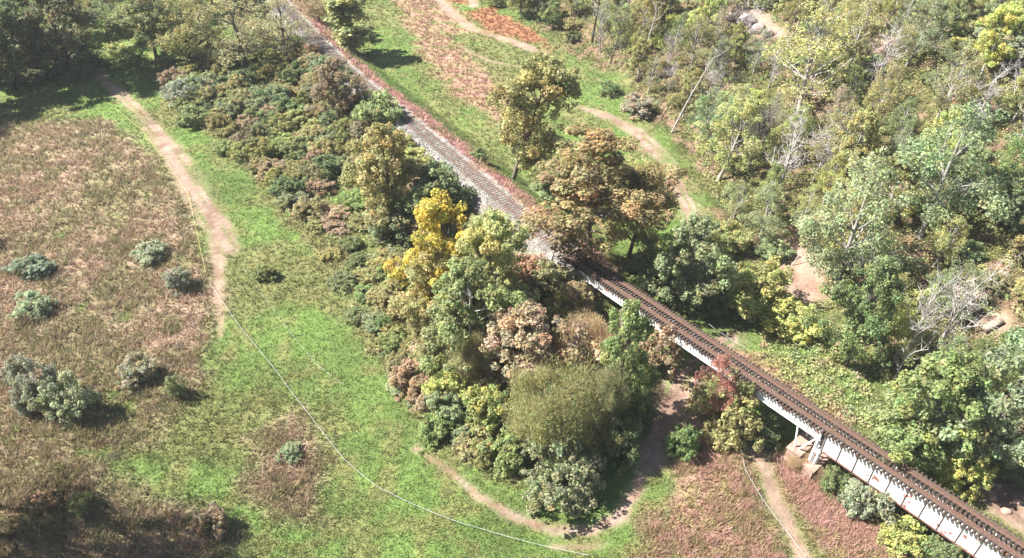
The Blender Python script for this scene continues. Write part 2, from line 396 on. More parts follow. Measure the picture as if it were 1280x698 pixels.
def rail_mesh(name, pts, h=.15, z=0.0, w=.07):
    m = MB(); n = len(pts)
    prof = [(-.07,0),(.07,0),(.07,.015),(.012,.03),(.012,.11),(w/2,.12),(w/2,h),(-w/2,h),(-w/2,.12),(-.012,.11),(-.012,.03),(-.07,.015)]
    for i, p in enumerate(pts):
        t = np.asarray(pts[min(i+1, n-1)])[:2]-np.asarray(pts[max(i-1, 0)])[:2]; t = t/np.linalg.norm(t); nr = (t[1], -t[0])
        for (a, b) in prof: m.v.append((p[0]+nr[0]*a, p[1]+nr[1]*a, p[2]+b+z))
    q = len(prof)
    for i in range(n-1):
        for j in range(q): j2 = (j+1) % q; m.f.append((i*q+j, i*q+j2, (i+1)*q+j2, (i+1)*q+j))
    m.f.append(tuple(range(q))); m.f.append(tuple((n-1)*q+j for j in reversed(range(q))))
    return m.mesh(name, M_RAIL)
def shifted(me, off):
    me.transform(Matrix.Translation(-Vector(off))); return me
for o_ in (-.75, .75): bchild('rail', shifted(rail_mesh('rail', [at_b(0, o_, -.03), at_b(BR_LEN, o_, -.03)]), bridge.location)).location = (0,0,0)
for o_ in (-.54, .54): bchild('guard_rail', shifted(rail_mesh('guard_rail', [at_b(.5, o_, -.03), at_b(BR_LEN-.5, o_, -.03)], .13), bridge.location)).location = (0,0,0)
for o_ in (-1.0, 1.0):
    m = MB(); m.bar(at_b(0, o_, .02), at_b(BR_LEN, o_, .02), .18, .10); bchild('guard_timber', shifted(m.mesh('guard_timber', M_TIE), bridge.location)).location = (0,0,0)
def s_of(px, py):
    return float((plan(px, py)-BR0) @ BDIR)
S1, S2 = s_of(795, 372), s_of(1042, 530)
SPANS = [(.2, S1-.15, 1.45, 1.6), (S1+.15, S2-.2, 1.45, 1.6), (S2+.2, BR_LEN-.3, 2.75, 1.78)]
TOPZ = -.27
for a, b, dep, pan in SPANS:
    for sg in (-1, 1):
        off = sg*1.02
        m = MB(); m.bar(at_b(a, off, TOPZ-dep/2), at_b(b, off, TOPZ-dep/2), .03, dep-.06)
        m.bar(at_b(a, off, TOPZ-.02), at_b(b, off, TOPZ-.02), .36, .04)
        g = bchild('girder', shifted(m.mesh('girder', M_GIRDER), bridge.location)); g.location = (0,0,0)
        m = MB(); m.bar(at_b(a, off, TOPZ-dep+.02), at_b(b, off, TOPZ-dep+.02), .40, .045)
        fl = bchild('bottom_flange', shifted(m.mesh('bottom_flange', M_RUST if dep > 2 else M_GIRDER), bridge.location), g)
        n = max(2, round((b-a)/pan)); st = []
        sm = MB(); sm.box((0,0,0), (.03, .045, dep/2-.07)); sme = sm.mesh('stiffener', M_RUST if dep > 2 else M_GIRDER)
        for i in range(n+1):
            ss = a+.08+(b-a-.16)*i/n
            bchild('stiffener', sme, g, loc=Vector(at_b(ss, off+sg*.062, TOPZ-dep/2))-bridge.location, rot=(0,0,bang))
    m = MB(); n = max(2, round((b-a)/3.2))
    for i in range(n):
        u, v = a+.3+(b-a-.6)*i/n, a+.3+(b-a-.6)*(i+1)/n
        for z in (TOPZ-.25, TOPZ-dep+.25):
            m.bar(at_b(u, -.98, z), at_b(v, .98, z), .09, .09); 
        m.bar(at_b(u, -.98, TOPZ-.2), at_b(u, .98, TOPZ-dep+.2), .08, .08); m.bar(at_b(u, .98, TOPZ-.2), at_b(u, -.98, TOPZ-dep+.2), .08, .08)
    bchild('cross_bracing', shifted(m.mesh('cross_bracing', M_GIRDER), bridge.location)).location = (0,0,0)
def pier(s, top, L, Wd, m_, courses, nm='pier'):
    p = ob(nm, None, bridge, loc=Vector(at_b(s, 0, float(height(*at_b(s, 0, 0)[:2]))-.6))-bridge.location)
    z0 = p.location.z+bridge.location.z; H = top-z0; ch = H/courses
    for i in range(courses):
        tpr = 1+.16*(1-(i+.5)/courses)
        nb = 3
        for j in range(nb):
            mm = MB(); wj = Wd*2*tpr/nb; c = -Wd*tpr+wj*(j+.5); jx = random.uniform(-.03, .03)
            mm.box(BY*c+BX*jx+BZ*(ch*(i+.5)), (L*tpr, wj/2-.02, ch/2-.015), (BX, BY, BZ)); ob('stone', mm.mesh('stone', m_), p)
    cp = MB(); cp.box(BZ*(H+.1), (L+.18, Wd+.15, .1), (BX, BY, BZ)); ob('cap', cp.mesh('cap', m_), p)
    return p
pier(S1, TOPZ-1.45-.2, .75, 1.9, M_STONE, 6)
pier(.0, TOPZ-1.45-.2, .8, 2.2, M_STONE, 5, 'abutment')
pier(S2-2.1, -5.0, .7, 1.8, M_CONC, 2)
pier(BR_LEN-.2, TOPZ-2.75-.2, .8, 2.2, M_STONE, 5, 'abutment')
pier(S2+22, TOPZ-2.75-.2, .9, 2.1, M_STONE, 5)
# steel bent where the shallow span meets the deep one
foot = pier(S2+.1, -5.4, .55, 2.1, M_CONC, 1, 'footing')
for sg in (-1, 1):
    m = MB(); m.bar(at_b(S2-.35, sg*1.05, TOPZ-1.47), at_b(S2-.35, sg*1.25, -5.2), .34, .30, (1,0,0)); bchild('post', shifted(m.mesh('post', M_GIRDER), bridge.location)).location = (0,0,0)
    m = MB(); m.bar(at_b(S2-1.9, sg*1.15, -4.75), at_b(S2-.6, sg*1.05, TOPZ-1.5), .16, .16); m.bar(at_b(S2-2.4, sg*1.15, -4.75), at_b(S2-2.9, sg*1.05, TOPZ-1.45), .16, .16)
    bchild('brace', shifted(m.mesh('brace', M_GIRDER), bridge.location)).location = (0,0,0)
m = MB(); m.bar(at_b(S2-.35, -1.2, -4.6), at_b(S2-.35, 1.1, TOPZ-2), .1, .1); m.bar(at_b(S2-.35, 1.2, -4.6), at_b(S2-.35, -1.1, TOPZ-2), .1, .1)
bchild('brace', shifted(m.mesh('brace', M_GIRDER), bridge.location)).location = (0,0,0)
m = MB(); m.bar(at_b(S2+.1, -1.6, TOPZ-2.86), at_b(S2+.1, 1.6, TOPZ-2.86), .5, .12); bchild('bearing_beam', shifted(m.mesh('bearing_beam', M_GIRDER), bridge.location)).location = (0,0,0)
for sg in (-1, 1):
    m = MB(); m.bar(at_b(S2+.3, sg*1.05, TOPZ-2.95), at_b(S2+.15, sg*1.2, -5.2), .3, .26, (1,0,0)); bchild('post', shifted(m.mesh('post', M_GIRDER), bridge.location)).location = (0,0,0)

# track on ballast
tl = np.cumsum([0]+[math.dist(a, b) for a, b in zip(trk[:-1], trk[1:])]); TA = np.array(trk)
def tpos(s): return np.array([np.interp(s, tl, TA[:,0]), np.interp(s, tl, TA[:,1])])
def tdir(s): d = tpos(s+.4)-tpos(s-.4); return d/np.linalg.norm(d)
TL = tl[-1]; T0 = TL-158
track = ob('railway_track', None, loc=(*tpos(TL-.2), -.42)); tag(track, 'single railway line of weathered ties and rusty rails on grey ballast', 'railway track')
tm = MB(); tm.box((0,0,0), (.115, 1.3, .09)); tie2 = tm.mesh('ballast_tie', M_TIE)
s = TL-.35
while s > T0:
    p, d = tpos(s), tdir(min(s, TL-.5))
    ob('tie', tie2, track, loc=Vector((p[0], p[1], -.385+random.uniform(-.012,.012)+.06))-track.location, rot=(0,0,math.atan2(d[1], d[0])+random.uniform(-.04,.04)))
    s -= .62+random.uniform(-.03,.03)
for o_ in (-.75, .75):
    pts = []
    for s in np.linspace(T0, TL, 90):
        p, d = tpos(s), tdir(min(max(s, T0+.5), TL-.5)); pts.append((p[0]+d[1]*o_, p[1]-d[0]*o_, -.235+.205*float(sstep(TL-6, TL, np.array(s)))))
    ob('rail', shifted(rail_mesh('rail', pts), track.location), track)

# ------------------------------------------------------------------ vegetation builders (unit plants: height 1)
def rnd(a, b): return random.uniform(a, b)
def leaf_cloud(C, N, size, asp=1.6, outward=.7, up=.75, droop=0., tintv=.5, r=None, fine=7):
    """N leaf quads around cluster centres C [(x,y,z,radius)], rhombus leaves facing outwards and up"""
    C = np.asarray(C)
    if fine:                                                   # break each clump into small sprays
        k_ = r.normal(size=(len(C)*fine, 3)); k_ /= np.linalg.norm(k_, axis=1)[:,None]; B = np.repeat(C, fine, 0)
        C = np.concatenate([B[:,:3]+k_*B[:,3:4]*(.3+1.1*r.random((len(B),1)))*np.array([1.15,1.15,.8]), B[:,3:4]*(.22+.55*r.random((len(B),1)))], 1)
    w = C[:,3]**2; ci = r.choice(len(C), N, p=w/w.sum()); c = C[ci]
    d = r.normal(size=(N, 3)); d /= np.linalg.norm(d, axis=1)[:,None]
    rad = (.45+.55*r.random(N)**.4)[:,None]; p = c[:,:3]+d*rad*c[:,3:4]*np.array([1,1,.8])
    nrm = d*outward+np.array([0,0,up])+r.normal(size=(N,3))*.42; nrm /= np.linalg.norm(nrm, axis=1)[:,None]
    t = np.cross(nrm, r.normal(size=(N,3))); t /= np.linalg.norm(t, axis=1)[:,None]; b = np.cross(nrm, t)
    s = size*(.55+.9*r.random(N))[:,None]
    V = np.empty((N,4,3)); V[:,0] = p-t*s*asp*.5; V[:,1] = p+b*s*.5; V[:,2] = p+t*s*asp*.5-nrm*s*droop; V[:,3] = p-b*s*.5
    ct = .78+.44*r.random(len(C))                                # each clump a little lighter or darker, as leaves differ
    hue = r.normal(0, .045, (len(C), 3)); aut = r.random(len(C)) < .13; hue[aut] += np.array([.16, -.02, -.12])    # some sprays already turning
    tint = .5*(1+tintv*(r.random((N,1))-.5)*2)*ct[ci][:,None]*(1+hue[ci])*(1+.05*r.normal(size=(N,3)))
    return V.reshape(-1,3), np.arange(N*4).reshape(-1,4), np.clip(np.repeat(tint, 4, 0), .05, 1.2)
def limb(m, a, b, r0, r1, bend=.12, n=5, seg=4):
    a, b = Vector(a), Vector(b); L = (b-a).length; pts = []
    o = Vector((rnd(-1,1), rnd(-1,1), rnd(-.2,.8)))*bend*L
    for i in range(seg+1):
        t = i/seg; pts.append(a.lerp(b, t)+o*math.sin(math.pi*t)*(1-t*.3))
    m.tube(pts, [r0+(r1-r0)*(i/seg) for i in range(seg+1)], n, False); return pts
PROTO = {}
def plant(kind, seed):
    if (kind, seed) in PROTO: return PROTO[kind, seed]
    random.seed(hash((len(kind)*131+ord(kind[0])*7+ord(kind[-1]), seed)) % 100000); r = np.random.default_rng(seed*31+len(kind)*7+ord(kind[0]))
    tr = MB(); crown = None; cm = None
    if kind in ('broad', 'tall', 'open', 'semi'):
        z0, R0 = {'broad': (.22,.34), 'tall': (.36,.30), 'open': (.26,.34), 'semi': (.24,.36)}[kind]
        nC = {'broad': 46, 'tall': 42, 'open': 44, 'semi': 40}[kind]; C = []
        lob = [(rnd(0, 6.28), rnd(.12, .34)) for _ in range(4)]
        while len(C) < nC:
            a, zz = rnd(0, 6.283), rnd(0, 1); prof = math.sin(math.pi*min(1, (.12+.88*zz)**.8))**.6
            q = prof*R0*(1+sum(am*math.cos(a*(i+1)+ph) for i, (ph, am) in enumerate(lob))*.5); rr = q*math.sqrt(rnd(.12, 1))
            z = z0+(1-z0-.05)*zz; C.append((math.cos(a)*rr, math.sin(a)*rr, z, rnd(.05, .105)*(1.15-.35*zz)))
        top = Vector((rnd(-.03,.03), rnd(-.03,.03), .80)); tp = limb(tr, (0,0,-.03), top, .021, .006, .03, 7, 6)
        for c in C[:26 if kind != 'semi' else 40]:
            h = max(.16, min(.74, c[2]-rnd(.12, .26))); i = min(5, int(h/.8*6)); a = tp[i].lerp(tp[min(i+1,6)], .5)
            lp = limb(tr, a, c[:3], .009*(1.1-h), .0022, .1, 4, 4)
            if kind in ('open', 'semi'):
                for _ in range(5):
                    q = lp[random.choice((2,3,4))]; limb(tr, q, q+Vector((rnd(-1,1), rnd(-1,1), rnd(-.2,1)))*rnd(.05,.10), .0024, .0009, .1, 3, 2)
        N, sz = {'broad': (23000, .0128), 'tall': (19000, .0128), 'open': (14000, .0108), 'semi': (5000, .0105)}[kind]
        V, F, T = leaf_cloud(C, N, sz, r=r)
        cm = mesh_np('crown_'+kind, V, F, M_LEAF, T)
    elif kind == 'bare':
        tp = limb(tr, (0,0,-.03), (rnd(-.05,.05), rnd(-.05,.05), .72), .017, .005, .04, 6, 6); tw = MB()
        for i in range(15):
            j = random.choice((1,2,2,3,3,4,4,5,6)); a = rnd(0, 6.283); q = tp[j]; L = rnd(.22, .40)*(1.15-j*.08)
            e = q+Vector((math.cos(a)*.62, math.sin(a)*.62, rnd(.45, 1.0)))*L; lp = limb(tr, q, e, .0075, .003, .1, 4, 4)
            for _ in range(7):
                q2 = lp[random.choice((1,2,3,4))]; e2 = q2+Vector((rnd(-1,1), rnd(-1,1), rnd(-.1,1)))*rnd(.08, .17); l2 = limb(tw, q2, e2, .0034, .0016, .12, 3, 3)
                for _ in range(6):
                    q3 = l2[random.choice((1,2,3))]; limb(tw, q3, q3+Vector((rnd(-1,1), rnd(-1,1), rnd(-.2,1)))*rnd(.03, .09), .0017, .0007, .1, 3, 2)
        cm = tw.mesh('twigs', M_BARK)
    elif kind == 'snag':
        tp = limb(tr, (0,0,-.03), (rnd(-.03,.03), rnd(-.03,.03), 1), .016, .006, .03, 6, 6); tw = MB()
        for i in range(9):
            q = tp[random.choice((3,4,5,6))]; a = rnd(0, 6.283); lp = limb(tw, q, q+Vector((math.cos(a), math.sin(a), rnd(.5, 1.6)))*rnd(.05,.16), .005, .0015, .1, 4, 3)
            for _ in range(3): q3 = lp[2]; limb(tw, q3, q3+Vector((rnd(-1,1), rnd(-1,1), rnd(0,1)))*.06, .002, .0008, .1, 3, 2)
        cm = tw.mesh('twigs', M_BARK)
    elif kind in ('bush', 'shrub'):                    # wide bush standing on the ground, R about .62
        C = []; lob = [(rnd(0, 6.28), rnd(.15, .4)) for _ in range(4)]
        for i in range(60):
            a, zz = rnd(0, 6.283), rnd(.05, .86); q = .52*math.sqrt(max(.05, 1-(max(zz-.25,0)/.72)**2))*(1+.45*sum(am*math.cos(a*(k+1)+ph) for k, (ph, am) in enumerate(lob)))
            rr = q*math.sqrt(rnd(.2, 1)); C.append((math.cos(a)*rr, math.sin(a)*rr, zz*(.82+.3*math.cos(a+lob[0][0])*.5), rnd(.07, .15)))
        for i in range(12):
            a = rnd(0, 6.283); limb(tr, (math.cos(a)*.05, math.sin(a)*.05, -.04), C[i*3][:3], .016, .004, .12, 4, 4)
        N, sz, asp = (15000, .0245, 1.7) if kind == 'bush' else (10000, .032, 1.5)
        V, F, T = leaf_cloud(C, N, sz, asp, r=r); cm = mesh_np('crown_'+kind, V, F, M_LEAF, T)
    elif kind == 'feather':                            # fine wispy shrub, strands radiating upwards
        N = 30000; C = []
        for i in range(40):
            a = rnd(0, 6.283); q = .42*math.sqrt(rnd(0,1)); C.append((math.cos(a)*q, math.sin(a)*q, rnd(.16,.72)*(1-.9*q), rnd(.12,.24)))
        C = np.array(C); ci = r.integers(0, len(C), N); d = r.normal(size=(N,3)); d[:,2] = np.abs(d[:,2])*.9+.1; d /= np.linalg.norm(d, axis=1)[:,None]
        p = C[ci,:3]+d*C[ci,3:4]*(.3+.75*r.random((N,1))); t = d*.7+np.array([0,0,.4])+r.normal(size=(N,3))*.5; t /= np.linalg.norm(t, axis=1)[:,None]
        b = np.cross(t, r.normal(size=(N,3))); b /= np.linalg.norm(b, axis=1)[:,None]; L = (.014+.026*r.random((N,1))); w = .0034
        V = np.empty((N,3,3)); V[:,0] = p-b*w-t*L*.3; V[:,1] = p+b*w-t*L*.3; V[:,2] = p+t*L
        T = .5*(.6+.8*r.random((N,1)))*(1+.12*r.normal(size=(N,3)))*(.85+.3*r.random(len(C)))[ci][:,None]
        for i in range(14): limb(tr, (rnd(-.06,.06), rnd(-.06,.06), -.04), C[i*2,:3], .014, .004, .12, 4, 4)
        cm = mesh_np('crown_feather', V.reshape(-1,3), np.arange(N*3).reshape(-1,3), M_LEAF, np.repeat(T, 3, 0))
    elif kind == 'vine':
        C = [(rnd(-.10,.10)*(1+.7*(z < .5)), rnd(-.12,.12), z, rnd(.05,.10)) for z in np.linspace(.06, .94, 46)]
        tp = limb(tr, (0,0,-.03), (0,0,.9), .025, .008, .02, 6, 5)
        V, F, T = leaf_cloud(C, 5200, .026, r=r); cm = mesh_np('crown_vine', V, F, M_LEAF, T)
    elif kind == 'sedge':                              # grey-green fountain of upright stems, wider than high
        N = 9000; a = r.random(N)*6.283; q = np.sqrt(r.random(N))*.40; p = np.stack([np.cos(a)*q, np.sin(a)*q, np.zeros(N)-.03], 1)
        out = np.stack([np.cos(a)*q*1.1, np.sin(a)*q*1.1, np.ones(N)*(1.02-1.1*q)*(.35+.65*r.random(N))*(.72+.56*vnoise(p[:,0]*7+3, p[:,1]*7+9, 4))], 1)+r.normal(size=(N,3))*np.array([.15,.15,.05])
        b = np.stack([-np.sin(a), np.cos(a), np.zeros(N)], 1)*.0055
        m0 = p+out*.55+np.array([0,0,.05])
        V = np.empty((N,4,3)); V[:,0] = p; V[:,1] = m0+b; V[:,2] = p+out; V[:,3] = m0-b
        T = .5*(.6+.8*r.random((N,1)))*(1+.1*r.normal(size=(N,3)))
        for i in range(6): limb(tr, (0,0,-.03), (rnd(-.2,.2), rnd(-.2,.2), .5), .012, .004, .1, 4, 3)
        cm = mesh_np('crown_sedge', V.reshape(-1,3), np.arange(N*4).reshape(-1,4), M_LEAF, np.repeat(T, 4, 0))
    PROTO[kind, seed] = (tr.mesh('trunk_'+kind, M_BARK, True), cm); return PROTO[kind, seed]
RAD = dict(broad=.36, tall=.33, open=.37, semi=.38, bare=.40, snag=.14, bush=.62, shrub=.62, feather=.58, vine=.17, sedge=.52)
NV = dict(broad=5, tall=2, open=4, semi=3, bare=4, snag=3, bush=5, shrub=3, feather=3, vine=1, sedge=3)
BARK = {'grey': A(150,140,128), 'pale': A(226,218,208), 'dark': A(96,84,74), 'white': A(240,230,224), 'tan': A(200,180,160)}
K = 1.18
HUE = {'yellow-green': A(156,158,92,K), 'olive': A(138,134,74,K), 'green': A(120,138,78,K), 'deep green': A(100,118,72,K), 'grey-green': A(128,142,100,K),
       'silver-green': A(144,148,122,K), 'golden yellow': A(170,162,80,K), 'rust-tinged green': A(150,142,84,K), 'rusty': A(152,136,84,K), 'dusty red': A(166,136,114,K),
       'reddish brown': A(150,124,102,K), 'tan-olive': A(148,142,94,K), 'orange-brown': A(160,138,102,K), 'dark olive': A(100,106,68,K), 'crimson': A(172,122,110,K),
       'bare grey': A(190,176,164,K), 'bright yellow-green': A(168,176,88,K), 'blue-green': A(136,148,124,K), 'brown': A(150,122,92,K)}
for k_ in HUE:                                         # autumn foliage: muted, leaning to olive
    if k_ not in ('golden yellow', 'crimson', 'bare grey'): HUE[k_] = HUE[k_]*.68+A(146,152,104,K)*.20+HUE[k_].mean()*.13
MADE = []; CNT = {}
def put(kind, name, x, y, hgt, rad, hue, bark='grey', lean=(0,0), label=None, cat='tree', group=None, z=None):
    CNT[kind] = CNT.get(kind, -1)+1; tm_, cm_ = plant(kind, CNT[kind] % NV[kind]); z = float(height(x, y)) if z is None else z
    root = ob(name, None, loc=(x, y, z)); root.rotation_euler = (Matrix.Rotation(lean[0], 3, 'Y') @ Matrix.Rotation(-lean[1], 3, 'X') @ Matrix.Rotation(rnd(0, 6.283), 3, 'Z')).to_euler()
    wd = rad/RAD[kind]; root.scale = (wd*rnd(.94,1.06), wd*rnd(.94,1.06), hgt)
    t = ob('trunk' if cat == 'tree' else 'stems', tm_, root); t.color = (*BARK[bark], 1)
    if cm_:
        c = ob('crown' if cm_.materials[0] == M_LEAF else 'twigs', cm_, root)
        h = HUE[hue]*(1+.04*rng.normal(size=3))*rng.uniform(.86, 1.14) if cm_.materials[0] == M_LEAF else BARK[bark]; c.color = (*h, 1)
    tag(root, label, cat, group); MADE.append((root, x, y, z, hgt, rad)); return root
def px_plant(kind, name, bx, by, ty, wpx, hue, label, bark='grey', lean=(0,0), cat='tree', group=None):
    g = ground_px(bx, by); z = float(height(*g)); lo, hi = .2, 60
    for _ in range(30):
        mid = (lo+hi)/2
        if proj(g[0], g[1], z+mid)[1] > ty: lo = mid
        else: hi = mid
    return put(kind, name, g[0], g[1], lo, wpx/2/proj(g[0], g[1], z+lo*.6)[2], hue, bark, lean, label, cat, group)

